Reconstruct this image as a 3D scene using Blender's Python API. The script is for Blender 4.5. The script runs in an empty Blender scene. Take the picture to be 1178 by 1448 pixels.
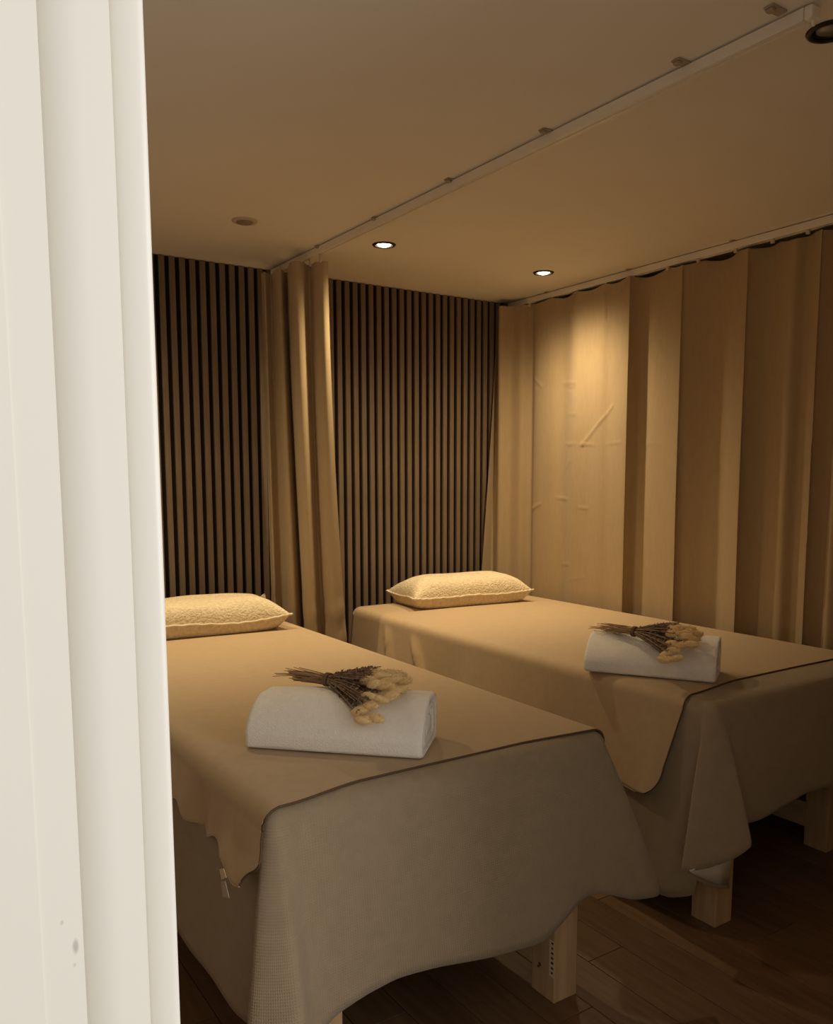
import bpy, bmesh, math, random
from mathutils import Vector, Matrix, noise

random.seed(7)
S = bpy.context.scene
C = S.collection
PI = math.pi

# ------------------------------------------------------------------ camera
H_CAM, F_PX, CX, CY = 1.30, 1177.35, 589.0, 805.68
PITCH, ROLL, YAW = [math.radians(a) for a in (6.542, -0.1228, 33.51)]
FW = Vector((math.sin(YAW)*math.cos(PITCH), math.cos(YAW)*math.cos(PITCH), -math.sin(PITCH)))
RT = Vector((math.cos(YAW), -math.sin(YAW), 0))
UP = RT.cross(FW)
RT, UP = RT*math.cos(ROLL)+UP*math.sin(ROLL), UP*math.cos(ROLL)-RT*math.sin(ROLL)
cam = bpy.data.cameras.new('camera')
cam.sensor_fit = 'HORIZONTAL'; cam.sensor_width = 36
cam.lens = 36*F_PX/1178
cam.shift_y = (CY-724)/1178
cam.clip_start = 0.02
co = bpy.data.objects.new('camera', cam); C.objects.link(co)
m = Matrix((RT, UP, -FW)).transposed().to_4x4(); m.translation = (0, 0, H_CAM)
co.matrix_world = m
S.camera = co

# ------------------------------------------------------------------ exposure, world, daylight of the hall
S.view_settings.view_transform = 'Standard'
S.view_settings.look = 'None'
S.view_settings.gamma = 1
S.view_settings.use_curve_mapping = False
S.view_settings.exposure = 0.0
S.cycles.use_denoising = True
S.cycles.max_bounces = 10
S.cycles.diffuse_bounces = 6
S.cycles.sample_clamp_indirect = 3

W = bpy.data.worlds.new('world'); S.world = W; W.use_nodes = True
W.node_tree.nodes['Background'].inputs[0].default_value = (1.0, 0.945, 0.845, 1)
W.node_tree.nodes['Background'].inputs[1].default_value = 0.66

SPOT_POWER = 75.0
BEAM = 4.6
SPOT_COL = (1.0, 0.80, 0.50)
HALL_POWER = 24.0

def area(name, loc, target, sx, sy, power, col):
    l = bpy.data.lights.new(name, 'AREA'); l.shape = 'RECTANGLE'; l.size = sx; l.size_y = sy
    l.energy = power; l.color = col
    o = bpy.data.objects.new(name, l); C.objects.link(o)
    o.location = loc
    o.rotation_euler = (Vector(target)-Vector(loc)).to_track_quat('-Z', 'Y').to_euler()
    return o
area('hall_daylight', (1.55, -0.95, 1.45), (0.0, 0.45, 1.25), 0.9, 1.5, HALL_POWER, (1.0, 0.98, 0.93))

# ------------------------------------------------------------------ materials
def lin(r, g, b):
    f = lambda c: (c/255/12.92) if c/255 <= .04045 else ((c/255+.055)/1.055)**2.4
    return (f(r), f(g), f(b), 1)

def mat(name, col, rough=.6, col2=None, nscale=8, stretch=(1, 1, 1), bump=0, bscale=60, bdist=.002, metallic=0, sheen=0, detail=4, spec=.3):
    M = bpy.data.materials.new(name); M.use_nodes = True
    N, L = M.node_tree.nodes, M.node_tree.links
    B = N['Principled BSDF']
    B.inputs['Roughness'].default_value = rough
    B.inputs['Metallic'].default_value = metallic
    B.inputs['Specular IOR Level'].default_value = spec
    if sheen:
        B.inputs['Sheen Weight'].default_value = sheen
        B.inputs['Sheen Roughness'].default_value = .5
    col = tuple(col[:3])+(1,)
    tc = N.new('ShaderNodeTexCoord')
    mp = N.new('ShaderNodeMapping'); mp.inputs['Scale'].default_value = stretch
    L.new(tc.outputs['Object'], mp.inputs['Vector'])
    if col2 is not None:
        t = N.new('ShaderNodeTexNoise'); t.inputs['Scale'].default_value = nscale; t.inputs['Detail'].default_value = detail
        L.new(mp.outputs[0], t.inputs['Vector'])
        r = N.new('ShaderNodeValToRGB')
        r.color_ramp.elements[0].position = .35; r.color_ramp.elements[0].color = col
        r.color_ramp.elements[1].position = .65; r.color_ramp.elements[1].color = tuple(col2[:3])+(1,)
        L.new(t.outputs['Fac'], r.inputs['Fac']); L.new(r.outputs['Color'], B.inputs['Base Color'])
    else:
        B.inputs['Base Color'].default_value = col
    if bump:
        t2 = N.new('ShaderNodeTexNoise'); t2.inputs['Scale'].default_value = bscale; t2.inputs['Detail'].default_value = 3
        L.new(mp.outputs[0], t2.inputs['Vector'])
        b = N.new('ShaderNodeBump'); b.inputs['Strength'].default_value = bump; b.inputs['Distance'].default_value = bdist
        L.new(t2.outputs['Fac'], b.inputs['Height']); L.new(b.outputs['Normal'], B.inputs['Normal'])
    return M

M = {}
M['ceiling'] = mat('ceiling_paint', (.88, .82, .72), .75, (.86, .80, .70), 3, bump=.05, bscale=40)
M['wall'] = mat('plaster', (.80, .75, .67), .8, (.78, .73, .65), 4, bump=.05)
M['felt'] = mat('black_felt', (.016, .011, .008), .95, spec=.05)
M['slat'] = mat('walnut_slat', (.175, .122, .079), .55, (.22, .155, .102), 9, (9, 9, .7), bump=.1, bscale=90)
M['floor_gap'] = mat('floor_underlay', (.02, .012, .008), .9)
M['plank'] = [mat('oak_plank_%s' % n, a, .5, b, 7, (8, .8, 8), bump=.06, bscale=60)
              for n, a, b in (('a', (.155, .083, .041), (.20, .112, .056)), ('b', (.17, .094, .047), (.21, .12, .062)), ('c', (.14, .075, .037), (.185, .104, .053)))]
M['curtain'] = mat('tan_curtain_cloth', (.42, .302, .168), .8, (.44, .318, .18), 60, (1, 1, .3), bump=.08, bscale=350, bdist=.0006, sheen=.15, spec=.15)
M['blanket'] = mat('brown_blanket_cloth', (.46, .324, .182), .75, (.485, .343, .193), 40, bump=.10, bscale=500, bdist=.0006, sheen=.2, spec=.2)
M['hem'] = mat('hem_shadow_brown', (.12, .068, .035), .85)  # shadow of the rolled blanket edge, put in as dark brown colour
M['pillow'] = mat('oatmeal_boucle', (.68, .55, .35), .9, (.80, .66, .44), 70, bump=.9, bscale=120, bdist=.006, sheen=.2, spec=.1)
M['piping'] = mat('cream_piping', (.74, .63, .45), .9, bump=.3, bscale=300, spec=.1)
M['towel'] = mat('white_terry', (.90, .85, .765), .95, (.93, .88, .795), 90, bump=.6, bscale=260, bdist=.003, sheen=.3, spec=.1)
M['stem'] = mat('dry_stem', (.32, .205, .12), .8, (.42, .28, .17), 40, spec=.1)
M['sprig'] = mat('dry_sprig', (.24, .165, .108), .9, (.33, .235, .16), 60, spec=.1)
M['bunny'] = mat('bunny_tail', (.74, .50, .21), .95, (.92, .69, .35), 70, bump=.5, bscale=300, bdist=.002, sheen=.5, spec=.05)
M['twine'] = mat('jute_twine', (.22, .14, .08), .9)
M['pine'] = mat('raw_pine', (.46, .29, .145), .6, (.56, .37, .20), 6, (7, 7, .8), bump=.08, bscale=60)
M['pine_x'] = mat('raw_pine_long', (.43, .28, .15), .6, (.52, .35, .20), 6, (7, .8, 7), bump=.08, bscale=60)
M['knot'] = mat('pine_knot', (.08, .045, .02), .7)
M['mattress'] = mat('mattress_ticking', (.5, .42, .32), .9)
M['rail'] = mat('cream_rail', (.86, .79, .68), .35, spec=.4)
M['bracket'] = mat('rail_bracket', (.40, .31, .22), .5)
M['glider'] = mat('plastic_glider', (.62, .52, .39), .5)
M['black'] = mat('black_bezel', (.02, .015, .012), .35)
M['reflector'] = mat('reflector', (.5, .47, .43), .25, metallic=.8)
M['lens_off'] = mat('grey_lens', (.34, .30, .27), .2, spec=.6)
M['fit_rim'] = mat('cream_rim', (.58, .47, .34), .5)
M['fit_core'] = mat('grey_core', (.30, .235, .17), .6)
M['label'] = mat('paper_label', (.74, .58, .37), .8)
M['ink'] = mat('label_ink', (.06, .03, .02), .8)
M['white_cloth'] = mat('white_underside', (.74, .66, .56), .9, bump=.2, bscale=300)

def emis(name, col, k):
    m_ = bpy.data.materials.new(name); m_.use_nodes = True
    B = m_.node_tree.nodes['Principled BSDF']
    B.inputs['Base Color'].default_value = (.9, .9, .9, 1)
    B.inputs['Emission Color'].default_value = tuple(col)+(1,); B.inputs['Emission Strength'].default_value = k
    return m_
M['bulb'] = emis('lit_lamp_lens', (1, .86, .62), 14)

def waffle():
    m_ = mat('taupe_waffle_cloth', (.335, .256, .165), .85, (.36, .275, .178), 30, sheen=.15, spec=.1)
    N, L = m_.node_tree.nodes, m_.node_tree.links
    uv = N.new('ShaderNodeUVMap')
    sp = N.new('ShaderNodeSeparateXYZ'); L.new(uv.outputs[0], sp.inputs[0])
    def wave(out):
        a = N.new('ShaderNodeMath'); a.operation = 'MULTIPLY'; a.inputs[1].default_value = 2*PI/.0058; L.new(out, a.inputs[0])
        b = N.new('ShaderNodeMath'); b.operation = 'SINE'; L.new(a.outputs[0], b.inputs[0]); return b
    w1, w2 = wave(sp.outputs[0]), wave(sp.outputs[1])
    mx = N.new('ShaderNodeMath'); mx.operation = 'MAXIMUM'; L.new(w1.outputs[0], mx.inputs[0]); L.new(w2.outputs[0], mx.inputs[1])
    b = N.new('ShaderNodeBump'); b.inputs['Strength'].default_value = .45; b.inputs['Distance'].default_value = .0010
    L.new(mx.outputs[0], b.inputs['Height']); L.new(b.outputs['Normal'], N['Principled BSDF'].inputs['Normal'])
    return m_
M['waffle'] = waffle()

def trim_paint():
    m_ = mat('white_gloss_paint', (.80, .775, .735), .35, bump=.05, bscale=25, bdist=.002, spec=.4)
    N, L = m_.node_tree.nodes, m_.node_tree.links
    tc = N.new('ShaderNodeTexCoord')
    last = None
    for (x, z, rx, rz, k) in ((.0775, 1.055, .0016, .0042, .55), (.0715, 1.070, .0009, .0014, .35), (.0765, 1.045, .0008, .0012, .3)):
        mp = N.new('ShaderNodeMapping'); mp.vector_type = 'POINT'
        mp.inputs['Location'].default_value = (-x/rx, 0, -z/rz); mp.inputs['Scale'].default_value = (1/rx, 0, 1/rz)
        L.new(tc.outputs['Object'], mp.inputs['Vector'])
        ln = N.new('ShaderNodeVectorMath'); ln.operation = 'LENGTH'; L.new(mp.outputs[0], ln.inputs[0])
        mr = N.new('ShaderNodeMapRange'); mr.inputs['From Min'].default_value = .5; mr.inputs['From Max'].default_value = 1.2
        mr.inputs['To Min'].default_value = k; mr.inputs['To Max'].default_value = 0
        L.new(ln.outputs['Value'], mr.inputs['Value'])
        if last is None: last = mr.outputs[0]
        else:
            a = N.new('ShaderNodeMath'); a.operation = 'MAXIMUM'; L.new(last, a.inputs[0]); L.new(mr.outputs[0], a.inputs[1]); last = a.outputs[0]
    mix = N.new('ShaderNodeMix'); mix.data_type = 'RGBA'
    mix.inputs[6].default_value = (.80, .775, .735, 1); mix.inputs[7].default_value = (.32, .29, .26, 1)
    L.new(last, mix.inputs[0]); L.new(mix.outputs[2], N['Principled BSDF'].inputs['Base Color'])
    return m_
M['trim'] = trim_paint()

# ------------------------------------------------------------------ helpers
def ray_on(px, py, axis, v):
    """world point on the plane axis=v seen at a photo pixel (used to measure real positions)"""
    d = FW + RT*((px-CX)/F_PX) - UP*((py-CY)/F_PX)
    o = Vector((0, 0, H_CAM))
    return o + d*((v-o[axis])/d[axis])

def link(name, me, mt, parent=None, smooth=False):
    o = bpy.data.objects.new(name, me); C.objects.link(o)
    if mt is not None and not me.materials: me.materials.append(mt)
    if parent is not None: o.parent = parent
    if smooth:
        for p in me.polygons: p.use_smooth = True
    return o

def obj(name, verts, faces, mt, parent=None, smooth=True, off=None, uvs=None):
    off = off if off is not None else (world_off(parent) if parent is not None else Vector((0, 0, 0)))
    me = bpy.data.meshes.new(name)
    me.from_pydata([tuple(Vector(v)-off) for v in verts], [], faces)
    me.update()
    if uvs is not None:
        u = me.uv_layers.new(name='UVMap')
        for l in me.loops: u.data[l.index].uv = uvs[l.vertex_index]
    return link(name, me, mt, parent, smooth)

def world_off(o):
    v = Vector((0, 0, 0))
    while o is not None:
        v += o.location; o = o.parent
    return v

def obm(name, bm, mt, parent=None, smooth=False, off=None):
    off = off if off is not None else (world_off(parent) if parent is not None else Vector((0, 0, 0)))
    if off.length: bmesh.ops.translate(bm, verts=bm.verts, vec=-off)
    bmesh.ops.recalc_face_normals(bm, faces=bm.faces)
    me = bpy.data.meshes.new(name); bm.to_mesh(me); bm.free()
    return link(name, me, mt, parent, smooth)

def box_bm(a, b, bev=0.0, bm=None):
    bm = bm or bmesh.new()
    r = bmesh.ops.create_cube(bm, size=1)
    vs = r['verts']
    for v in vs:
        v.co = Vector([a[i]+(b[i]-a[i])*(v.co[i]+.5) for i in range(3)])
    if bev:
        es = list({e for v in vs for e in v.link_edges})
        bmesh.ops.bevel(bm, geom=es, offset=bev, segments=2, affect='EDGES', profile=.5)
    return bm

def box(name, a, b, mt, parent=None, bev=0.0):
    return obm(name, box_bm(a, b, bev), mt, parent)

def empty(name, loc, rz=0):
    o = bpy.data.objects.new(name, None); C.objects.link(o); o.location = loc; o.rotation_euler = (0, 0, rz)
    o.empty_display_size = .1
    return o

def tag(o, label, cat, group=None):
    o['label'] = label; o['category'] = cat
    if group: o['group'] = group
    return o

def struct(o): o['kind'] = 'structure'; return o

def tube(path, rad, n=8, bm=None, caps=True):
    """tube along a list of Vectors, rad number or list"""
    bm = bm or bmesh.new()
    P = [Vector(p) for p in path]; rings = []
    for i, p in enumerate(P):
        t = (P[min(i+1, len(P)-1)]-P[max(i-1, 0)]).normalized()
        a = Vector((0, 0, 1)) if abs(t.z) < .9 else Vector((1, 0, 0))
        u = t.cross(a).normalized(); w = u.cross(t)
        r = rad[i] if isinstance(rad, (list, tuple)) else rad
        rings.append([bm.verts.new(p+(u*math.cos(2*PI*k/n)+w*math.sin(2*PI*k/n))*r) for k in range(n)])
    for A, B in zip(rings, rings[1:]):
        for k in range(n): bm.faces.new((A[k], A[(k+1) % n], B[(k+1) % n], B[k]))
    if caps:
        bm.faces.new(rings[0]); bm.faces.new(rings[-1])
    return bm

def lathe(prof, c, n=40, bm=None):
    bm = bm or bmesh.new(); rings = []
    for r, z in prof:
        if r < 1e-6: rings.append([bm.verts.new((c[0], c[1], c[2]+z))])
        else: rings.append([bm.verts.new((c[0]+r*math.cos(2*PI*k/n), c[1]+r*math.sin(2*PI*k/n), c[2]+z)) for k in range(n)])
    for A, B in zip(rings, rings[1:]):
        for k in range(n):
            a = [A[k % len(A)], A[(k+1) % len(A)], B[(k+1) % len(B)], B[k % len(B)]]
            a = list(dict.fromkeys(a))
            if len(a) > 2: bm.faces.new(a)
    return bm

def grid_faces(nr, nc):
    return [(i*nc+j, i*nc+j+1, (i+1)*nc+j+1, (i+1)*nc+j) for i in range(nr-1) for j in range(nc-1)]

def sm(t): t = max(0, min(1, t)); return t*t*(3-2*t)

def catmull(pts, n):
    """n samples along each span of a Catmull-Rom curve through tuples"""
    out = []
    for i in range(len(pts)-1):
        p0, p1, p2, p3 = pts[max(i-1, 0)], pts[i], pts[i+1], pts[min(i+2, len(pts)-1)]
        for k in range(n):
            t = k/n
            out.append(tuple(.5*(2*b+(c-a)*t+(2*a-5*b+4*c-d)*t*t+(3*b-a-3*c+d)*t**3) for a, b, c, d in zip(p0, p1, p2, p3)))
    out.append(tuple(pts[-1])); return out

def solid(o, t, off=-1):
    md = o.modifiers.new('thickness', 'SOLIDIFY'); md.thickness = t; md.offset = off
    return o

# ------------------------------------------------------------------ the setting
ZC, YW = 2.20, 3.53          # ceiling height, front of the slats
XL, XRW = -0.45, 3.14         # side walls
LAMPS = {'A': (1.777, 2.911), 'B': (2.616, 2.911), 'C': (0.75, 2.911), 'D': (1.712, 1.047)}

# floor: planks along Y, every plank its own piece
fl = struct(box('floor', (XL-.06, .35, -.06), (XRW+.06, YW+.12, -.016), M['floor_gap']))
pw = .13
seam0 = 1.282 - 14*pw
plank_meshes = {}
ni = 0
rnd = random.Random(3)
for i in range(31):
    x0 = seam0 + i*pw
    if x0 > XRW or x0+pw < XL: continue
    if i == 14: y = 1.355-1.0
    else: y = .36 - rnd.random()*.9
    while y < YW+.05:
        y1 = y+1.0
        a, b = max(y, .36), min(y1, YW+.05)
        xa, xb = max(x0, XL-.05), min(x0+pw, XRW+.05)
        if b-a > .03:
            bm = box_bm((xa+.0011, a+.0011, -.016), (xb-.0011, b-.0011, 0), .0012)
            obm('plank', bm, M['plank'][ni % 3 if rnd.random() < .7 else rnd.randrange(3)], fl)
            ni += 1
        y = y1
hf = struct(box('floor_hall', (-1.6, -2.2, -.06), (2.6, .348, -.004), mat('hall_tile', (.42, .38, .33), .5, (.46, .42, .36), 5)))

# ceiling with round cut-outs for the fittings
bm = bmesh.new()
def loop(pts):
    vs = [bm.verts.new(p) for p in pts]
    for i in range(len(vs)): bm.edges.new((vs[i], vs[(i+1) % len(vs)]))
loop([(XL-.1, .46, ZC), (XRW+.1, .46, ZC), (XRW+.1, YW+.12, ZC), (XL-.1, YW+.12, ZC)])
for (x, y) in LAMPS.values():
    loop([(x+.037*math.cos(2*PI*k/32), y+.037*math.sin(2*PI*k/32), ZC) for k in range(32)])
bmesh.ops.triangle_fill(bm, edges=bm.edges, use_beauty=True)
for f in bm.faces:
    f.normal_update()
    if f.normal.z > 0: f.normal_flip()
me = bpy.data.meshes.new('ceiling'); bm.to_mesh(me); bm.free()
ce = struct(link('ceiling', me, M['ceiling']))
box('ceiling_slab', (XL-.1, .46, ZC+.09), (XRW+.1, YW+.12, ZC+.12), M['wall'], ce)

# back wall with its slats
wb = struct(box('wall_back', (XL-.1, YW+.03, -.02), (XRW+.1, YW+.12, ZC+.09), M['wall']))
box('felt_backing', (XL, YW+.0125, 0), (XRW, YW+.0295, ZC-.001), M['felt'], wb)
sw, pitch = .0242, .0434
x_first = 1.862 - .0090 - 53*pitch
sm_me = None
k = 0
while True:
    x = x_first + k*pitch; k += 1
    if x > XRW-.04: break
    if x < XL+.01: continue
    if sm_me is None:
        b_ = box_bm((0, 0, 0), (sw, .0130, ZC-.003), .0012)
        sm_me = bpy.data.meshes.new('slat'); b_.to_mesh(sm_me); b_.free(); sm_me.materials.append(M['slat'])
    o = bpy.data.objects.new('slat', sm_me); C.objects.link(o); o.parent = wb
    o.location = (x, YW, .001)

struct(box('wall_left', (XL-.1, .46, -.02), (XL, YW+.03, ZC+.09), M['wall']))
struct(box('wall_right', (XRW, .46, -.02), (XRW+.1, YW+.03, ZC+.09), M['wall']))

# front wall with the doorway the camera looks through; hall side faces -Y
YD = .462
DL, DR, DH = .1325, 1.16, 2.05
bm = bmesh.new()
box_bm((-1.6, YD, -.05), (DL-.012, YD+.10, 2.45), 0, bm)
box_bm((DR+.012, YD, -.05), (XRW+.1, YD+.10, 2.45), 0, bm)
box_bm((DL-.012, YD, DH), (DR+.012, YD+.10, 2.45), 0, bm)
struct(obm('wall_front', bm, mat('hall_paint', (.80, .78, .74), .6)))
# door lining and moulded casing (profile across x, raised towards the hall)
prof = [(-.070, 0), (-.070, .0222), (.0612, .0222), (.0613, .0212), (.0815, .0212), (.0816, .0090)]
prof += [(.0817+.0185*i/12, .0090+.0110*math.sqrt(1-(1-i/12)**2)) for i in range(1, 13)]
prof += [(.1146, .0200), (.1147, .0110)]
prof += [(.1148+.0140*i/10, .0110+.0062*math.sqrt(1-(1-i/10)**2)) for i in range(1, 11)]
prof += [(.1310, .0170), (.1322, .0160), (.1325, .0145), (.1325, 0)]
def casing(name, flip, zt):
    v, f = [], []
    n = len(prof)
    for z in (-.004, zt):
        for (x, d) in prof:
            xx = x if not flip else DL+DR-x
            v.append((xx, YD-d, z))
    for i in range(n):
        j = (i+1) % n
        f.append((i, j, n+j, n+i))
    f.append(tuple(range(n))); f.append(tuple(range(n, 2*n)))
    bm = bmesh.new(); vs = [bm.verts.new(p) for p in v]
    for q in f: bm.faces.new([vs[i] for i in q])
    o = obm(name, bm, M['trim'])
    md = o.modifiers.new('smooth', 'EDGE_SPLIT'); md.split_angle = math.radians(40)
    for p in o.data.polygons: p.use_smooth = True
    return struct(o)
casing('trim_1', False, DH+.02)
casing('trim_2', True, DH+.02)
struct(box('trim_3', (-.07, YD-.02, DH+.0205), (DL+DR+.07, YD-.0003, DH+.14), M['trim'], None, .003))
bm = bmesh.new()
box_bm((DL-.0118, YD+.0003, 0), (DL-.0002, YD+.112, DH-.001), 0, bm)
box_bm((DR+.0002, YD+.0003, 0), (DR+.0118, YD+.112, DH-.001), 0, bm)
box_bm((DL-.0118, YD+.0003, DH-.0128), (DR+.0118, YD+.112, DH-.0005), 0, bm)
struct(obm('trim_4', bm, M['trim']))

# ------------------------------------------------------------------ ceiling fittings
def downlight(key, lit, label):
    x, y = LAMPS[key]
    t = empty('downlight', (x, y, ZC))
    tag(t, label, 'ceiling lamp', 'recessed downlights')
    obm('bezel', lathe([(.0365, .004), (.0365, -.0005), (.034, -.004), (.037, -.0055), (.044, -.0045), (.0465, -.0015), (.047, -.0004)], (x, y, ZC)), M['black'], t, True)
    obm('reflector', lathe([(.0362, .002), (.031, .010), (.026, .03), (.012, .06), (0, .064)], (x, y, ZC)), M['reflector'] if lit else M['black'], t, True)
    obm('lamp_lens', lathe([(.0285, .009), (.0285, .003), (.024, -.003), (.014, -.0075), (0, -.009)], (x, y, ZC)) if lit else
        lathe([(.027, .006), (.027, .0015), (.0, .001)], (x, y, ZC)), M['bulb'] if lit else M['lens_off'], t, True)
    if lit:
        l = bpy.data.lights.new('lamp_beam', 'SPOT'); l.energy = SPOT_POWER; l.color = SPOT_COL
        l.spot_size = math.radians(172); l.spot_blend = .3; l.shadow_soft_size = .02
        # beam profile of the lamp: candela falls with a power of the cosine
        l.use_nodes = True
        N, L = l.node_tree.nodes, l.node_tree.links
        tc = N.new('ShaderNodeTexCoord'); sp = N.new('ShaderNodeSeparateXYZ'); L.new(tc.outputs['Normal'], sp.inputs[0])
        ab = N.new('ShaderNodeMath'); ab.operation = 'ABSOLUTE'; L.new(sp.outputs[2], ab.inputs[0])
        pw_ = N.new('ShaderNodeMath'); pw_.operation = 'POWER'; pw_.inputs[1].default_value = BEAM; L.new(ab.outputs[0], pw_.inputs[0])
        L.new(pw_.outputs[0], N['Emission'].inputs['Strength'])
        o = bpy.data.objects.new('lamp_beam', l); C.objects.link(o); o.parent = t; o.location = (0, 0, -.032)
downlight('A', True, 'lit black-rimmed downlight just right of the hanging divider curtain rail')
downlight('B', True, 'lit black-rimmed downlight nearest the long curtain on the right')
downlight('C', True, 'lit black-rimmed downlight over the left bed, behind the white door trim')
downlight('D', False, 'unlit downlight with grey lens at the top right of the ceiling')

sx, sy = 1.198, 2.914
t = empty('ceiling_sensor', (sx, sy, ZC)); tag(t, 'small round cream fitting with a grey centre on the ceiling left of the rail', 'ceiling fitting')
obm('rim', lathe([(.046, -.0003), (.045, -.004), (.038, -.007), (.030, -.006)], (sx, sy, ZC)), M['fit_rim'], t, True)
obm('core', lathe([(.031, -.002), (.029, -.0085), (.020, -.0115), (0, -.0120)], (sx, sy, ZC)), M['fit_core'], t, True)

# ------------------------------------------------------------------ curtain rails
def rail_profile(name, p0, p1, w, h, zt, parent):
    """C-shaped track between two points"""
    d = (Vector(p1)-Vector(p0)).normalized(); s = Vector((d.y, -d.x, 0))
    pr = [(-w/2, zt), (w/2, zt), (w/2, zt-h), (.004, zt-h), (.004, zt-h+.004), (-.004, zt-h+.004), (-.004, zt-h), (-w/2, zt-h)]
    bm = bmesh.new(); R = []
    for p in (p0, p1):
        R.append([bm.verts.new(Vector((p[0], p[1], 0))+s*a+Vector((0, 0, z))) for a, z in pr])
    n = len(pr)
    for i in range(n): bm.faces.new((R[0][i], R[0][(i+1) % n], R[1][(i+1) % n], R[1][i]))
    bm.faces.new(R[0]); bm.faces.new(R[1])
    return obm(name, bm, M['rail'], parent)

R1A, R1B = (1.575, 3.515), (1.592, 1.022)
t = empty('curtain_rail', (1.58, 2.3, ZC)); tag(t, 'slim cream curtain rail crossing the ceiling between the two beds', 'curtain rail', 'ceiling curtain rails')
rail_profile('track', R1A, R1B, .031, .024, ZC-.005, t)
box('end_cap', (1.577, 1.004, ZC-.029), (1.607, 1.022, ZC-.003), M['rail'], t, .004)
box('end_stop', (1.588, 1.006, ZC-.041), (1.594, 1.012, ZC-.029), M['rail'], t, .002)
for (x, y) in ((1.532, 1.06), (1.551, 1.298), (1.556, 1.736), (1.562, 2.173), (1.568, 2.625), (1.565, 3.062)):
    bm = box_bm((x-.012, y-.011, ZC-.0045), (x+.02+.015, y+.011, ZC-.0003), .0015)
    box_bm((x-.010, y-.008, ZC-.011), (x+.004, y+.008, ZC-.0045), .002, bm)
    obm('bracket', bm, M['bracket'], t)
R2A, R2B = (2.925, 3.515), (2.885, 1.15)
t2 = empty('curtain_rail', (2.92, 2.4, ZC)); tag(t2, 'cream curtain rail along the right wall carrying the long curtain', 'curtain rail', 'ceiling curtain rails')
rail_profile('track', R2A, R2B, .030, .027, ZC-.004, t2)
for y in (3.2, 2.66, 2.12, 1.60):
    x = R2A[0]+(y-R2A[1])/(R2B[1]-R2A[1])*(R2B[0]-R2A[0])
    box('bracket', (x-.03, y-.01, ZC-.0038), (x+.014, y+.01, ZC-.0002), M['bracket'], t2, .001)

# ------------------------------------------------------------------ curtains
def seg_d(p, a, b):
    ax, ay = a; bx, by = b; px, py = p
    L2 = (bx-ax)**2+(by-ay)**2 or 1e-9
    u = max(0, min(1, ((px-ax)*(bx-ax)+(py-ay)*(by-ay))/L2))
    return math.hypot(px-ax-u*(bx-ax), py-ay-u*(by-ay))

def curtain_mesh(name, top, bot, ztop, zbot, parent, nspan, nz, power=None, crease=None, sag=None):
    """top and bottom plan paths through the same knots; the sheet runs between them"""
    T = catmull(top, nspan); B = catmull(bot, nspan)
    nc = len(T); v = []
    for i in range(nz):
        t = i/(nz-1)
        for j in range(nc):
            z1 = ztop - (sag(T[j]) if sag else 0)
            e = t**(power(j/(nc-1)) if power else 1)
            x = T[j][0]+(B[j][0]-T[j][0])*e; y = T[j][1]+(B[j][1]-T[j][1])*e
            z = z1+(zbot-z1)*t
            v.append(Vector((x, y, z)))
    # outward direction in plan for creases and fine unevenness
    for i in range(nz):
        for j in range(nc):
            p = v[i*nc+j]; a = v[i*nc+max(j-1, 0)]; b = v[i*nc+min(j+1, nc-1)]
            d = (b-a); nn = Vector((-d.y, d.x, 0)); nn = nn.normalized() if nn.length > 1e-6 else Vector((1, 0, 0))
            if nn.dot(Vector((-p.x, -p.y, 0))) < 0: nn = -nn
            k = (noise.noise(Vector((p.x*6, p.y*6, p.z*1.1)))*.0035+noise.noise(Vector((p.x*20, p.y*20, p.z*4)))*.0009)*min(1, (i/nz)*6)
            if crease: k += crease(p)
            v[i*nc+j] = p+nn*k
    return obj(name, v, grid_faces(nz, nc), M['curtain'], parent)

# divider curtain, gathered at the wall end of its rail
def plan(lst, py):
    out = []
    for px, y in lst:
        p = ray_on(px, py, 1, y); out.append((p.x, p.y))
    return out
tp = plan([(369, 3.43), (374, 3.38), (383, 3.41), (389, 3.33), (398, 3.30), (405, 3.36), (409, 3.20), (417, 3.15), (428, 3.145), (437, 3.18), (446, 3.12), (456, 3.09), (464, 3.085)], 378)
bt = plan([(386, 3.44), (391, 3.40), (402, 3.43), (413, 3.34), (424, 3.31), (435, 3.38), (438, 3.22), (449, 3.17), (454, 3.165), (461, 3.20), (474, 3.14), (488, 3.10), (500, 3.09)], 860)
# continue the slant to the floor
zb_seen = ray_on(440, 860, 1, 3.2).z
bt = [(a[0]+(b[0]-a[0])*1.12, a[1]+(b[1]-a[1])*1.12) for a, b in zip(tp, bt)]
cu = empty('curtain', (1.58, 3.2, 0)); tag(cu, 'tan divider curtain gathered into folds between the two beds', 'curtain', 'tan curtains')
def crease1(p):
    k = 0
    if p.z < .85: k += .008*noise.noise(Vector((p.x*14, p.y*14, p.z*16)))*sm((.85-p.z)/.15)
    return k
curtain_mesh('cloth', tp, bt, 2.150, .03, cu, 10, 90, power=lambda u: 1.0+.75*u, crease=crease1)
for y in (3.36, 3.26, 3.16, 3.07):
    x = R1A[0]+(y-R1A[1])/(R1B[1]-R1A[1])*(R1B[0]-R1A[0])
    box('glider', (x-.004, y-.006, 2.140), (x+.004, y+.006, 2.1705), M['glider'], cu, .0015)

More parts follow.
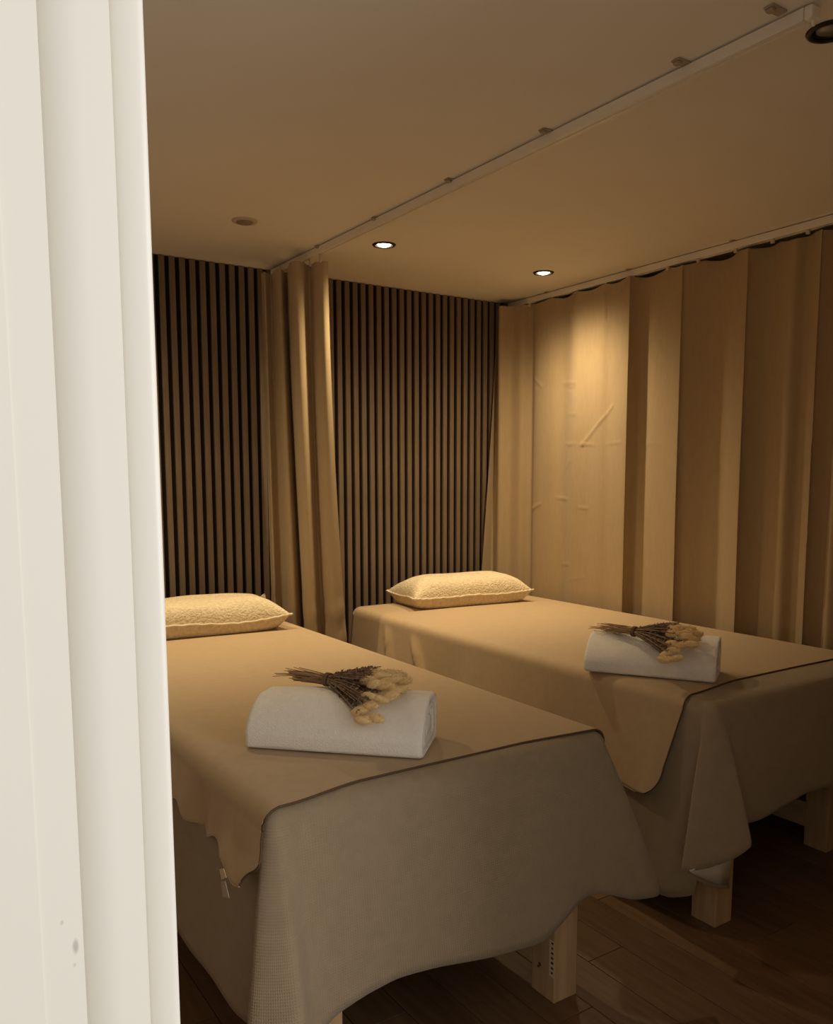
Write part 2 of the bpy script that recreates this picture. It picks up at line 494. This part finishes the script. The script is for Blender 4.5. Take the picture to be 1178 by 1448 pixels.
# long curtain on the right
K = [(706, 2.838), (703, 2.870), (706, 2.846), (722, 2.862), (736, 2.880), (748, 2.915), (753, 2.925), (757, 2.893), (772, 2.897), (797, 2.921), (811, 2.896), (830, 2.899), (848, 2.893), (859, 2.897), (868, 2.888), (884.5, 2.872), (887, 2.882), (904, 2.935), (925, 2.915), (945, 2.893), (957.5, 2.872), (961, 2.884), (1000, 2.944), (1024, 2.944), (1036, 2.912), (1047.5, 2.872), (1051, 2.886), (1080, 2.942), (1098, 2.925), (1112, 2.905), (1135, 2.935), (1147.5, 2.882), (1152, 2.893), (1178, 2.93)]
tp, bt = [], []
for px, x in K:
    q = ray_on(px, 600, 0, x)
    yy = min(q.y, 3.522)
    tp.append((x, yy))
    bt.append((x+.002*math.sin(px), yy+.012*math.sin(px*.7)))
y = tp[-1][1]
for k_ in range(5):
    for dx, xx in ((.05, 2.875), (.07, 2.935)):
        y -= dx; tp.append((xx, y)); bt.append((xx, y))
tp[0:3] = [(2.835, 3.512), (2.862, 3.524), (2.803, 3.452)]
bt[0:3] = [(2.640, 3.470), (2.790, 3.524), (2.815, 3.455)]
GL = [3.339, 3.168, 2.993, 2.803, 2.640, 2.446, 2.289, 2.112, 1.952, 1.810, 1.64, 1.47, 1.32]
def sag2(p):
    y = p[1]
    for a, b in zip(GL, GL[1:]):
        if b <= y <= a:
            u = (a-y)/(a-b); return .013*math.sin(PI*u)
    return .004
def C3(px, py, x=2.90):
    q = ray_on(px, py, 0, x); return (q.y, q.z)
CR = [(C3(822, 630), C3(869, 574), .0042, .006), (C3(796, 628), C3(815, 628), .003, .004), (C3(822, 628), C3(841, 629), .003, .004), (C3(858, 628), C3(884, 625), .002, .004), (C3(884, 628), C3(935, 627), .0015, .003),
      (C3(816, 560), C3(814, 820), .0026, .004), (C3(759, 537), C3(768, 546), .004, .005), (C3(768, 546), C3(760, 556), .003, .005), (C3(792, 541), C3(815, 541), .0028, .004), (C3(795, 549), C3(812, 551), -.002, .004),
      (C3(800, 585), C3(816, 586), .002, .004), (C3(754, 720), C3(766, 712), .004, .006), (C3(785, 704), C3(800, 706), .003, .005), (C3(818, 718), C3(832, 719), .0025, .004), (C3(790, 798), C3(803, 798), .002, .004),
      (C3(798, 440), C3(812, 436), .006, .006), (C3(812, 436), C3(817, 420), .005, .006), (C3(792, 440), C3(800, 458), -.005, .006), (C3(859, 418), C3(860, 450), -.005, .006), (C3(880, 420), C3(893, 405), .006, .008),
      (C3(797, 660), C3(806, 650), .002, .005), (C3(805, 820), C3(830, 815), .0015, .004)]
def crease2(p):
    k = 0
    if 2.4 < p.y < 3.4:
        for a, b, amp, w in CR:
            d = seg_d((p.y, p.z), a, b)
            if d < w*3.5: k += .85*amp*math.exp(-(d/w)**2)
        # soft vertical hollows in the lit panel
        if 2.69 < p.y < 3.3: k += .004*math.exp(-((p.y-3.14)/.03)**2)
    return k
cu2 = empty('curtain', (2.91, 2.4, 0)); tag(cu2, 'long tan curtain in wide folds covering the right wall beside the bed', 'curtain', 'tan curtains')
curtain_mesh('cloth', tp, bt, 2.166, .03, cu2, 11, 260, power=lambda u: 1.35, crease=crease2, sag=sag2)
for y in GL:
    x = R2A[0]+(y-R2A[1])/(R2B[1]-R2A[1])*(R2B[0]-R2A[0])
    box('glider', (x-.016, y-.006, 2.152), (x-.006, y+.006, 2.1685), M['glider'], cu2, .0015)

# ------------------------------------------------------------------ beds
ZB = .680
YF, YH = 1.385, 3.360

def bed_frame(xl, xr, lx0, lx1, label, back):
    t = empty('treatment_bed', ((xl+xr)/2, (YF+YH)/2, 0)); tag(t, label, 'bed', 'wooden treatment beds')
    for fx in (lx0, lx1):
        for fy in (1.413, 3.20):
            dy = back if (fx == lx1 and fy < 2) else 0
            bm = box_bm((fx, fy+dy, .0005), (fx+.076, fy+dy+.084, .545), .003)
            obm('leg', bm, M['pine'], t)
    for fx in (lx0+.012, lx1+.0005):
        dy = back if fx > lx1 else 0
        box('stretcher', (fx, 1.4975+dy, .066), (fx+.04, 3.1995, .155), M['pine_x'], t, .003)
    for fx in (lx0, lx1+.036):
        box('side_rail', (fx, 1.4975+(back if fx > lx1 else 0), .44), (fx+.04, 3.1995, .545), M['pine_x'], t, .003)
    for fy in (1.42, 3.235):
        box('end_rail', (lx0+.0765, fy, .44), (lx1+(.076 if back and fy < 2 else -.0005), fy+.04, .545), M['pine_x'], t, .003)
    box('bed_board', (lx0-.02, 1.41, .5455), (lx1+.096, 3.33, .568), M['pine_x'], t, .003)
    box('mattress', (xl+.035, YF+.035, .5685), (xr-.035, YH-.03, ZB-.016), M['mattress'], t, .02)
    return t

def drape(name, knots, mt, zt, label, cat, r=.034, rows=26, span=8):
    """knots: (top x,y) on the rim and (x,y,z) on the hem, in order round the bed (closed)"""
    n = len(knots)
    top, hem = [], []
    for i in range(n):
        (a, b), (c, d) = knots[i], knots[(i+1) % n]
        L = (Vector(d)-Vector(b)).length
        kk = max(3, min(90, int(L/.018)))
        for q in range(kk):
            u = q/kk
            top.append(Vector((a[0]+(c[0]-a[0])*u, a[1]+(c[1]-a[1])*u, zt)))
            hem.append(Vector(b)+(Vector(d)-Vector(b))*u)
    N = len(top)
    def soft(P, it, pin=None):
        for _ in range(it):
            P = [P[i] if pin and pin[i] else (P[i-1]+P[i]*2+P[(i+1) % N])/4 for i in range(N)]
        return P
    hem = soft(hem, 1); top = soft(top, 1)
    cx = sum(p.x for p in top)/N; cy = sum(p.y for p in top)/N
    x0, x1 = min(p.x for p in top), max(p.x for p in top)
    y0, y1 = min(p.y for p in top), max(p.y for p in top)
    V, F, UV = [], [], []
    s = 0
    INS = [(x1-x0)/2-.002, .36, .24, .12]; nq = rows+len(INS)
    for j in range(N):
        p, h = top[j], hem[j]
        if j: s += (hem[j]-hem[j-1]).length
        # inner start: shift towards the bed by r on each near side
        inn = Vector((min(max(p.x, x0+r), x1-r), min(max(p.y, y0+r), y1-r), zt))
        lenv = (h-p).length
        for ins in INS:
            V.append(Vector((min(max(inn.x, x0+ins), x1-ins), min(max(inn.y, y0+ins), y1-ins), zt))); UV.append((s, -ins))
        for k in range(rows):
            if k < 6:
                a = (k/5)*PI/2*.92
                e = inn.lerp(Vector((p.x, p.y, zt)), math.sin(a)); e.z = zt-r*(1-math.cos(a))
                base = e
            else:
                t_ = (k-5)/(rows-6)
                st = Vector((p.x, p.y, zt-r*(1-math.cos(PI/2*.92))))
                e = st.lerp(h, t_)
                out = Vector((h.x-cx if abs(p.x-x0) < .02 or abs(p.x-x1) < .02 else 0, h.y-cy if abs(p.y-y0) < .02 or abs(p.y-y1) < .02 else 0, 0))
                if out.length > 1e-4:
                    out.normalize()
                    e = e+out*(noise.noise(Vector((e.x*5, e.y*5, e.z*2.2+cx)))*.010*t_+.012*math.sin(PI*t_)*.5)
            V.append(e); UV.append((s, k*.02 if k < 6 else .1+(k-5)/(rows-6)*lenv))
    for j in range(N):
        q = (j+1) % N
        for k in range(nq-1): F.append((j*nq+k, q*nq+k, q*nq+k+1, j*nq+k+1))
    o = obj(name, V, F, mt, None, True, uvs=UV)
    b_ = bmesh.new(); b_.from_mesh(o.data)
    bmesh.ops.remove_doubles(b_, verts=b_.verts, dist=.0006)
    bmesh.ops.dissolve_degenerate(b_, edges=b_.edges, dist=.0002)
    b_.to_mesh(o.data); b_.free()
    for p in o.data.polygons: p.use_smooth = True
    solid(o, .0022, -1)
    tag(o, label, cat, 'waffle bed sheets')
    return o

def hem_tube(name, path, rad, mt, parent):
    return obm(name, tube(path, rad, 6), mt, parent, True)

def blanket(xl, xr, dl, dr, y0f, yend, zt, low_l, label, bumps, r=.036, flare=0):
    """cloth over the bed top hanging on both sides; y0f(side, d) gives the foot edge, low_l(y) the left drop"""
    NR = 130
    cols = []
    nd, nt = 26, 44
    for i in range(nd): cols.append(('L', 1-i/nd))
    for i in range(6): cols.append(('l', i/6))
    for i in range(nt): cols.append(('T', i/(nt-1)))
    for i in range(1, 7): cols.append(('r', i/6))
    for i in range(1, 12): cols.append(('R', i/11))
    V = []
    for i in range(NR):
        v_ = (i/(NR-1))
        vv = v_**1.5 if v_ < 1 else 1
        for kind, u in cols:
            if kind == 'L':
                d = u
                ys = y0f('L', d); y = ys+(yend-ys)*vv
                drop = low_l(y)*d
                x = xl-.008-(.035+flare*math.exp(-((y-ys)/.10)**2))*d*min(1, low_l(y)/.2)+bumps(y, d)
                z = zt-r-drop*1.0
            elif kind == 'l':
                a = PI/2*(1-u)
                ys = y0f('l', 0); y = ys+(yend-ys)*vv
                x = xl-.008+r-r*math.sin(a)+bumps(y, 0)*(1-u); z = zt-r+r*math.cos(a)
            elif kind == 'T':
                ys = y0f('T', u); y = ys+(yend-ys)*vv
                x = xl-.008+r+(xr+.008-r-(xl-.008+r))*u; z = zt+.0012*noise.noise(Vector((x*4, y*4, 0)))
            elif kind == 'r':
                a = PI/2*u
                ys = y0f('r', 0); y = ys+(yend-ys)*vv
                x = xr+.008-r+r*math.sin(a); z = zt-r+r*math.cos(a)
            else:
                ys = y0f('R', u); y = ys+(yend-ys)*vv
                x = xr+.008+.004*u; z = zt-r-dr*u
            V.append(Vector((x, y, z)))
    nc = len(cols)
    o = obj('blanket', V, grid_faces(NR, nc), M['blanket'], None, True)
    # turn faces outwards
    me = o.data
    if sum(p.normal.z for p in me.polygons if abs(p.normal.z) > .9) < 0:
        me.flip_normals()
    solid(o, .0030, 1)
    tag(o, label, 'blanket', 'brown bed blankets')
    path = [V[j]+Vector((0, -.0006, .0008)) for j in range(nc)]
    hem_tube('hem', path, .0026, M['hem'], o)  # foot edge: dark tube painting the shadow line of the rolled hem
    path = [V[i*nc]+Vector((-.001, 0, 0)) for i in range(0, NR)]
    hem_tube('hem', path, .0026, M['blanket'], o)
    return o

# ---- left bed
B1L, B1R = .585, 1.475
bed1 = bed_frame(B1L, B1R, .676, 1.339, 'raw pine treatment bed on the left, nearest the door trim', 0)
sheet1 = drape('bed_sheet', [
    ((B1L, YH), (.565, YH+.004, .24)), ((B1L, 2.3), (.556, 2.3, .235)), ((B1L, 1.75), (.556, 1.75, .228)), ((B1L, 1.52), (.560, 1.50, .222)),
    ((B1L, 1.43), (.585, 1.405, .215)), ((B1L, 1.412), (.585, 1.385, .215)), ((B1L, 1.402), (.498, 1.335, .195)), ((B1L+.004, 1.392), (.540, 1.300, .185)), ((B1L+.016, YF), (.585, 1.272, .185)), ((B1L+.022, YF), (.606, 1.268, .19)), ((B1L+.028, YF), (.622, 1.292, .20)), ((B1L+.05, YF), (.650, 1.345, .22)), ((B1L+.12, YF), (.705, 1.360, .245)),
    ((.76, YF), (.775, 1.362, .262)), ((.83, YF), (.854, 1.366, .268)), ((.93, YF), (.961, 1.366, .258)), ((1.06, YF), (1.10, 1.360, .237)), ((1.18, YF), (1.243, 1.352, .224)), ((1.25, YF), (1.30, 1.356, .250)), ((1.31, YF), (1.365, 1.362, .288)), ((1.36, YF), (1.41, 1.364, .292)), ((1.40, YF), (1.46, 1.358, .276)), ((1.435, YF), (1.545, 1.345, .240)), ((1.46, YF), (1.62, 1.335, .232)),
    ((B1R, YF+.012), (1.655, 1.352, .236)), ((B1R, YF+.03), (1.515, 1.40, .24)), ((B1R, YF+.10), (1.482, 1.48, .24)), ((B1R, 1.6), (1.478, 1.62, .23)), ((B1R, 2.5), (1.478, 2.5, .235)), ((B1R, YH), (1.478, YH+.004, .24))],
    M['waffle'], ZB-.0040, 'taupe waffle sheet hanging over the foot of the left bed', 'bed sheet')
def y0_1(side, d):
    if side == 'L':
        dd = d*.15
        if dd < .075: return 1.388-.030*sm(dd/.075)
        return 1.358+.055*sm((dd-.075)/.075)
    if side == 'l': return 1.392
    if side == 'T':
        x = B1L+.03+(B1R-B1L-.06)*d
        return 1.394+.034*sm((x-.62)/.20)-.022*sm((x-1.2)/.27)
    if side == 'r': return 1.406
    return 1.405+.03*d
def low1(y): return .098+.010*math.sin(y*23)+.006*math.sin(y*57+1)-.012*sm((y-1.75)/.3)
def bump1(y, d): return -(.010*math.sin(y*21+.6)+.005*math.sin(y*47))*(d**1.2)+.004*math.sin(y*9)*d
bl1 = blanket(B1L, B1R, .1, .16, y0_1, YH+.012, ZB, low1, 'smooth brown blanket with its hem shadow coloured in laid over the left bed', bump1, flare=.06)
# care label on the left edge of the blanket
lp = ray_on(315, 1240, 0, .542)
def strip(name, pts, mt, parent, th=.0008):
    v = [Vector(p) for p in pts]; nrm = (v[1]-v[0]).cross(v[3]-v[0]).normalized()*th
    vs = v+[p+nrm for p in v]
    return obj(name, vs, [(0, 1, 2, 3), (7, 6, 5, 4), (0, 4, 5, 1), (1, 5, 6, 2), (2, 6, 7, 3), (3, 7, 4, 0)], mt, parent, False)
a, b, c_, d = [ray_on(px, py, 0, .512) for px, py in ((310, 1229), (316, 1228), (320, 1241), (313, 1244))]
o = strip('care_label', (a, b, c_, d), M['label'], bl1); o['label'] = 'small pale cloth label'
a, b, c_, d = [ray_on(px, py, 0, .511) for px, py in ((312, 1247), (318, 1246), (324, 1270), (315, 1268))]
strip('care_label', (a, b, c_, d), M['mattress'], bl1)

# ---- right bed
B2L, B2R = 1.885, 2.830
bed2 = bed_frame(B2L, B2R, 1.962, 2.686, 'raw pine treatment bed on the right, beside the long curtain', .092)
sheet2 = drape('bed_sheet', [
    ((B2L, YH), (1.868, YH+.004, .12)), ((B2L, 2.3), (1.860, 2.3, .10)), ((B2L, 1.80), (1.858, 1.80, .090)), ((B2L, 1.60), (1.862, 1.58, .078)), ((B2L, 1.52), (1.872, 1.505, .080)),
    ((B2L, 1.44), (1.900, 1.435, .11)), ((B2L, 1.425), (1.890, 1.420, .20)), ((B2L, 1.412), (1.780, 1.400, .226)), ((B2L+.004, 1.395), (1.838, 1.350, .242)), ((B2L+.016, YF), (1.890, 1.312, .268)), ((B2L+.024, YF), (1.934, 1.290, .300)), ((B2L+.03, YF), (1.945, 1.300, .318)), ((B2L+.05, YF), (1.968, 1.352, .325)), ((B2L+.08, YF), (1.995, 1.358, .325)),
    ((2.05, YF), (2.06, 1.367, .315)), ((2.12, YF), (2.124, 1.368, .319)), ((2.2, YF), (2.21, 1.366, .332)), ((2.31, YF), (2.317, 1.366, .344)), ((2.45, YF), (2.463, 1.366, .336)), ((2.62, YF), (2.64, 1.366, .335)),
    ((B2R-.03, YF), (2.84, 1.35, .30)), ((B2R, YF+.02), (2.86, 1.37, .28)), ((B2R, 1.6), (2.848, 1.6, .25)), ((B2R, YH), (2.842, YH+.004, .25))],
    M['waffle'], ZB-.0040, 'taupe waffle sheet over the right bed with a folded corner flap at its foot', 'bed sheet')
# pale underside of the folded corner below the flap
vs, fs = [], []
edge_top = [(975, 1231), (985, 1228), (1000, 1224), (1015, 1219), (1034, 1210)]
edge_bot = [(976, 1233), (988, 1240), (1002, 1246), (1016, 1250), (1031, 1250)]
edge_rim = [(974, 1236), (986, 1245), (1000, 1253), (1015, 1257), (1031, 1256)]
for row, yy in ((edge_top, 1.372), (edge_bot, 1.398)):
    for px, py in row: vs.append(ray_on(px, py, 1, yy-.0*px))
o = obj('corner_underside', vs, grid_faces(2, 5), M['white_cloth'], sheet2, True); solid(o, .0015, 0); o['label'] = 'white underside of the turned corner'
vs = []
for row, yy in ((edge_bot, 1.3975), (edge_rim, 1.396)):
    for px, py in row: vs.append(ray_on(px, py, 1, yy))
o = obj('corner_edge', vs, grid_faces(2, 5), M['waffle'], sheet2, True); solid(o, .004, 0)
def y0_2(side, d):
    if side == 'L':
        dd = d*.30
        if dd < .2: return 1.484+.040*(dd/.2)
        u = (dd-.2)/.1
        return 1.524+.085*(1-math.sqrt(max(0, 1-u*u)))
    if side == 'l': return 1.484
    if side == 'T':
        x = B2L+.03+(B2R-B2L-.06)*d
        return 1.486+.034*sm((x-1.9)/.28)-.006*sm((x-2.4)/.3)
    return 1.512
def low2(y): return .262+.010*math.sin(y*13)
def bump2(y, d):
    k = -.006*math.sin(y*9)*d
    g = lambda y0, w: math.exp(-((y-y0)/w)**2)
    k += -.026*g(3.06-.10*d, .015)*sm(d*3+.25)*(1-.35*d)-.024*g(2.86-.16*d, .018)*sm(d*3+.05)-.008*g(2.45, .05)*d-.006*g(2.05, .06)*d-.010*g(1.56, .03)*d*d
    return k
bl2 = blanket(B2L, B2R, .27, .14, y0_2, YH+.012, ZB, low2, 'smooth brown blanket with its hem shadow coloured in laid over the right bed', bump2)

# printed sticker on the near leg of the left bed
legs1 = [o for o in bed1.children if o.name.startswith('leg')]
near = min(legs1, key=lambda o: -max((o.matrix_basis @ v.co).x for v in o.data.vertices)+max((o.matrix_basis @ v.co).y for v in o.data.vertices))
xs = 1.3386
a = ray_on(776, 1327, 0, xs); b = ray_on(776, 1379, 0, xs)
st = strip('sticker', ((xs, 1.432, b.z), (xs, 1.415, b.z), (xs, 1.415, a.z), (xs, 1.432, a.z)), M['label'], near, -.0004); st['label'] = 'pale printed sticker'
# small dark print marks on it and knots in the wood
bm = bmesh.new()
n_ = 7
for i in range(n_):
    z = b.z+.012+(a.z-b.z-.018)*i/(n_-1)
    w = rnd.uniform(.0035, .0065)
    box_bm((xs-.0007, 1.4215-w, z-.0032), (xs-.00045, 1.4215+w*.7, z+rnd.uniform(.0005, .0034)), 0, bm)
o = obm('sticker_print', bm, M['ink'], near); o['kind'] = 'stuff'
for (yy, zz, r_) in ((1.478, a.z+.0, .004), (1.482, a.z-.012, .003), (1.466, b.z+.012, .0055), (1.471, b.z+.004, .004)):
    bm = bmesh.new()
    bmesh.ops.create_circle(bm, cap_ends=True, radius=r_, segments=8, matrix=Matrix.Translation((1.3388, yy, zz)) @ Matrix.Rotation(PI/2, 4, 'Y'))
    obm('knot', bm, M['knot'], near)

# ------------------------------------------------------------------ pillows
def pillow(cx_, cy_, rz, Wd, D, T, label, seed, lift=0):
    t = empty('pillow', (cx_, cy_, ZB+.0045), rz); tag(t, label, 'pillow', 'boucle pillows')
    n = 40
    def outline(u, v):
        x = Wd/2*u*(1-.055*(1-abs(v)**3)*abs(u)**4); y = D/2*v*(1-.075*(1-abs(u)**3)*abs(v)**4)
        return x, y
    def seamz(u, v):
        return T*.36+.010*noise.noise(Vector((u*1.6+seed, v*1.6, 3)))+.012*(abs(u)*abs(v))**4+lift*max(0, u)**6*max(0, v)**5
    def height(u, v):
        return max(0, (1-u**6)*(1-abs(v)**4.0))**.55
    V, F = [], []
    for side in (1, -1):
        for i in range(n+1):
            for j in range(n+1):
                a = math.sin((i/n*2-1)*PI/2)
                b = math.sin((j/n*2-1)*PI/2)
                x, y = outline(a, b); s0 = seamz(a, b); h = height(a, b)
                if side > 0: z = s0+(T*.66)*h*(1+.10*noise.noise(Vector((a*2+seed, b*2, 1))))
                else: z = max(.0, s0-T*.62*h) if h > 0 else s0
                if side < 0 and z <= .0: z = 0
                V.append(Vector((x, y, z)))
    m1 = (n+1)**2
    for i in range(n):
        for j in range(n):
            q = (i*(n+1)+j, (i+1)*(n+1)+j, (i+1)*(n+1)+j+1, i*(n+1)+j+1)
            F.append(q); F.append(tuple(m1+k for k in reversed(q)))
    bm = bmesh.new(); vs = [bm.verts.new(p) for p in V]
    for q in F: bm.faces.new([vs[k] for k in q])
    bmesh.ops.remove_doubles(bm, verts=bm.verts, dist=.0004)
    obm('cover', bm, M['pillow'], t, True, Vector((0, 0, 0)))
    path = []
    for (a0, b0, a1, b1) in ((-1, -1, 1, -1), (1, -1, 1, 1), (1, 1, -1, 1), (-1, 1, -1, -1)):
        for k in range(40):
            u = k/40; a = a0+(a1-a0)*u; b = b0+(b1-b0)*u
            a, b = (math.sin(a*PI/2), math.sin(b*PI/2))
            x, y = outline(a, b)
            path.append(Vector((x*1.008, y*1.012, seamz(a, b)+.0018*math.sin(k*2.4+seed))))
    path.append(path[0].copy())
    obm('piping', tube(path, .0048, 6), M['piping'], t, True, Vector((0, 0, 0)))
    return t
pillow(1.060, 3.205, math.radians(-4), .70, .32, .128, 'oatmeal boucle pillow with cream piping at the head of the left bed', 1.3, .045)
pillow(2.385, 3.220, math.radians(-7), .64, .30, .132, 'oatmeal boucle pillow with cream piping at the head of the right bed', 7.7)

# ------------------------------------------------------------------ towels
def towel(fl, fr, label, seed, h=.111, depth=.185):
    fl, fr = Vector(fl), Vector(fr)
    u = (fr-fl); L = u.length; rz = math.atan2(u.y, u.x); u.normalize(); v = Vector((-u.y, u.x))
    c0 = (fl+fr)/2+v*depth/2
    t = empty('rolled_towel', (c0.x, c0.y, ZB+.0045), rz); tag(t, label, 'towel', 'rolled white towels')
    # cross-section in (across, up)
    sec = []
    def arc(cx, cz, r1, r2, a0, a1, n):
        for i in range(n+1):
            a = math.radians(a0+(a1-a0)*i/n); sec.append((cx+r1*math.cos(a), cz+r2*math.sin(a)))
    d2 = depth/2
    arc(-d2+.018, .012, .018, .012, 270, 180, 6)       # front bottom
    for i in range(23):                                 # sloping rounded front
        a = math.radians(180-88*i/22); e_ = 1.32
        sec.append((-d2+.100-.100*abs(math.cos(a))**e_, .034+(h-.034)*abs(math.sin(a))**e_))
    arc(d2-.034, h-.036, .034, .036, 88, 0, 9)          # back top
    arc(d2-.02, .015, .02, .015, 0, -90, 5)             # back bottom
    n = len(sec); mcx, mcz = 0, h*.46
    V, F = [], []
    NL = 40
    # loops: left end spiral, body, right end spiral
    def loop(x, sc):
        i0 = len(V)
        for (y, z) in sec:
            e = .0035*noise.noise(Vector((x*9+seed, y*14, z*14)))+.0012*noise.noise(Vector((x*40+seed, y*40, z*40)))
            tap = 1-.05*max(0, -x/(L/2)-.3)+.03*max(0, x/(L/2))
            V.append(Vector((x, mcx+(y-mcx)*sc, max(0, (mcz+(z-mcz)*sc)*tap+e*(1 if z > .004 else 0)))))
        return i0
    loops = []
    ends = [(.12, -.001), (.30, .000), (.32, -.005), (.50, -.005), (.52, .001), (.68, .001), (.70, -.005), (.83, -.005), (.85, .002), (.95, .002), (.99, -.003)]
    for sc, dx in ends: loops.append(loop(-L/2-dx*1.0, sc))
    for i in range(NL+1): loops.append(loop(-L/2+.008+(L-.016)*i/NL, 1))
    for sc, dx in reversed(ends): loops.append(loop(L/2+dx*1.0, sc))
    for A, B in zip(loops, loops[1:]):
        for k in range(n): F.append((A+k, A+(k+1) % n, B+(k+1) % n, B+k))
    F.append(tuple(range(loops[0], loops[0]+n))); F.append(tuple(range(loops[-1], loops[-1]+n)))
    bm = bmesh.new(); vs = [bm.verts.new(p) for p in V]
    for q in F: bm.faces.new([vs[k] for k in q])
    obm('roll', bm, M['towel'], t, True, Vector((0, 0, 0)))
    return t
towel((.683, 1.732), (.968, 1.446), 'rolled white towel lying across the left bed', 2.0)
towel((1.846, 1.839), (2.052, 1.512), 'rolled white towel lying across the right bed', 5.0)

# ------------------------------------------------------------------ dried bouquets
def bouquet(x, y, z, rz, label, seed):
    R = random.Random(seed)
    t = empty('dried_bouquet', (x, y, z), rz); tag(t, label, 'dried flowers', 'dried flower bunches')
    O = Vector((0, 0, 0))
    # stems left of the tie (local -x), axis height .016
    bm = bmesh.new()
    for i in range(46):
        a = R.uniform(0, 2*PI); r0 = .011*math.sqrt(R.random()); far = .108+R.uniform(-.05, .014)
        p0 = Vector((.004, r0*math.cos(a), .016+r0*math.sin(a)))
        sp = R.uniform(1.0, 2.0)
        p2 = Vector((-far, r0*math.cos(a)*sp+R.uniform(-.006, .006), max(.003, .013+r0*math.sin(a)*sp*.9+R.uniform(-.004, .004))))
        p1 = p0.lerp(p2, .5)+Vector((0, R.uniform(-.003, .003), R.uniform(0, .004)))
        tube([p0, p1, p2], [.0013, .0012, .0009], 4, bm)
    for (dx, dy, dz) in ((-.150, .026, .016), (-.140, .012, .014), (-.155, -.004, .009), (-.128, .030, .020), (-.146, -.020, .007), (-.130, .020, .018), (-.142, -.012, .010)):
        tube([(0, 0, .018), (dx*.5, dy*.4, .022+(dz-.02)*.3), (dx, dy, dz)], [.0013, .0011, .0007], 4, bm)
    o = obm('stem', bm, M['stem'], t, False, O); o['kind'] = 'stuff'
    # twine
    bm = bmesh.new()
    for k in range(3):
        path = [Vector((-.004+.0035*k+.001*math.sin(a_), .0135*math.cos(a_), .0165+.0135*math.sin(a_))) for a_ in [2*PI*i/18 for i in range(19)]]
        tube(path, .0019, 5, bm)
    obm('twine', bm, M['twine'], t, True, O)
    # brown sprigs between tie and heads
    bm = bmesh.new()
    def fan(s):   # radius of the fan at distance s from the tie
        return .012+.078*min(1, s/.125)**.95
    def droop(y): return .62*min(0, y+.030)
    for i in range(130):
        a = R.uniform(0, 2*PI); q = math.sqrt(R.random())
        e = R.uniform(.085, .140)
        f = fan(e)*q
        p0 = Vector((0, .008*q*math.cos(a), .016+.008*q*math.sin(a)))
        p2 = Vector((e-.42*f*math.cos(a), f*math.cos(a), .018+f*.42*math.sin(a)+.003+droop(f*math.cos(a))))
        tube([p0, p0.lerp(p2, .5)+Vector((0, 0, .003)), p2], [.0015, .0017, .0011], 4, bm)
        for k in range(15):
            u = R.uniform(.1, 1); c = p0.lerp(p2, u)+Vector((0, 0, .003*math.sin(PI*u)))
            d = Vector((R.uniform(.3, 1), R.uniform(-1, 1), R.uniform(-.6, 1))).normalized()*R.uniform(.006, .0115)
            w = d.cross(Vector((R.random(), R.random(), R.random()))).normalized()*R.uniform(.0018, .0032)
            vs = [bm.verts.new(p) for p in (c, c+d*.5+w, c+d, c+d*.5-w)]
            bm.faces.new(vs)
    o = obm('sprig', bm, M['sprig'], t, False, O); o['kind'] = 'stuff'
    # bunny tail heads, each its own piece
    def head_mesh(sd):
        q = random.Random(sd); bm = bmesh.new()
        bmesh.ops.create_icosphere(bm, subdivisions=3, radius=1)
        for v_ in bm.verts:
            c = v_.co.copy()
            fz = 1+.10*noise.noise(c*3+Vector((sd, 0, 0)))+.05*noise.noise(c*9)
            tap = 1-.28*c.x if c.x > 0 else 1-.10*c.x*c.x
            v_.co = Vector((c.x*.0225, c.y*.0105*tap*fz, c.z*.0105*tap*fz))
        for k in range(150):
            d = Vector((q.gauss(0, 1), q.gauss(0, 1), q.gauss(0, 1))).normalized()
            b = Vector((d.x*.021, d.y*.0098, d.z*.0098))
            tip = b+(Vector((d.x*.5+.75, d.y, d.z)).normalized())*q.uniform(.004, .008)
            w = tip.cross(Vector((q.random(), q.random(), q.random()))).normalized()*.0007
            bm.faces.new([bm.verts.new(p) for p in (b+w, b-w, tip)])
        me = bpy.data.meshes.new('bunny_tail'); bm.to_mesh(me); bm.free()
        for p in me.polygons: p.use_smooth = True
        me.materials.append(M['bunny']); return me
    ms = [head_mesh(seed*10+k) for k in range(3)]
    SC = 1.12; t.scale = (SC, SC, SC)
    spots = [(.118, .050, .034), (.135, .034, .050), (.148, .054, .040), (.112, .026, .052), (.128, .006, .056), (.150, .016, .048), (.165, .036, .034),
             (.108, -.006, .044), (.122, -.020, .046), (.142, -.006, .038), (.160, .000, .030), (.112, -.034, .032), (.130, -.044, .026), (.150, -.030, .024),
             (.104, -.050, .018), (.122, -.060, .016), (.142, -.054, .015), (.168, -.016, .018), (.172, .018, .020), (.160, .054, .022), (.135, .066, .020), (.122, .060, .030), (.100, .040, .040), (.098, .012, .050), (.112, -.064, .020), (.152, .002, .046)]
    for i, (px, py, pz) in enumerate(spots):
        o = bpy.data.objects.new('flower_head', ms[i % 3]); C.objects.link(o); o.parent = t
        o.location = (px+.012-.42*py*1.42+R.uniform(-.008, .008), py*1.42, .010+(pz-.012)*.72+droop(py*1.42))
        o.rotation_euler = (R.uniform(0, 6), R.uniform(-.35, .15), math.atan2(py, .10)*.6+.45+R.uniform(-.35, .35))
        s = R.uniform(.76, .95); o.scale = (s, s, s)
    return t
bouquet(.898, 1.741, ZB+.0045+.110, math.radians(-69), 'dried bunny tail bunch tied with twine on the towel of the left bed', 3)
bouquet(1.971, 1.750, ZB+.0045+.110, math.radians(-84), 'dried bunny tail bunch tied with twine on the towel of the right bed', 8)
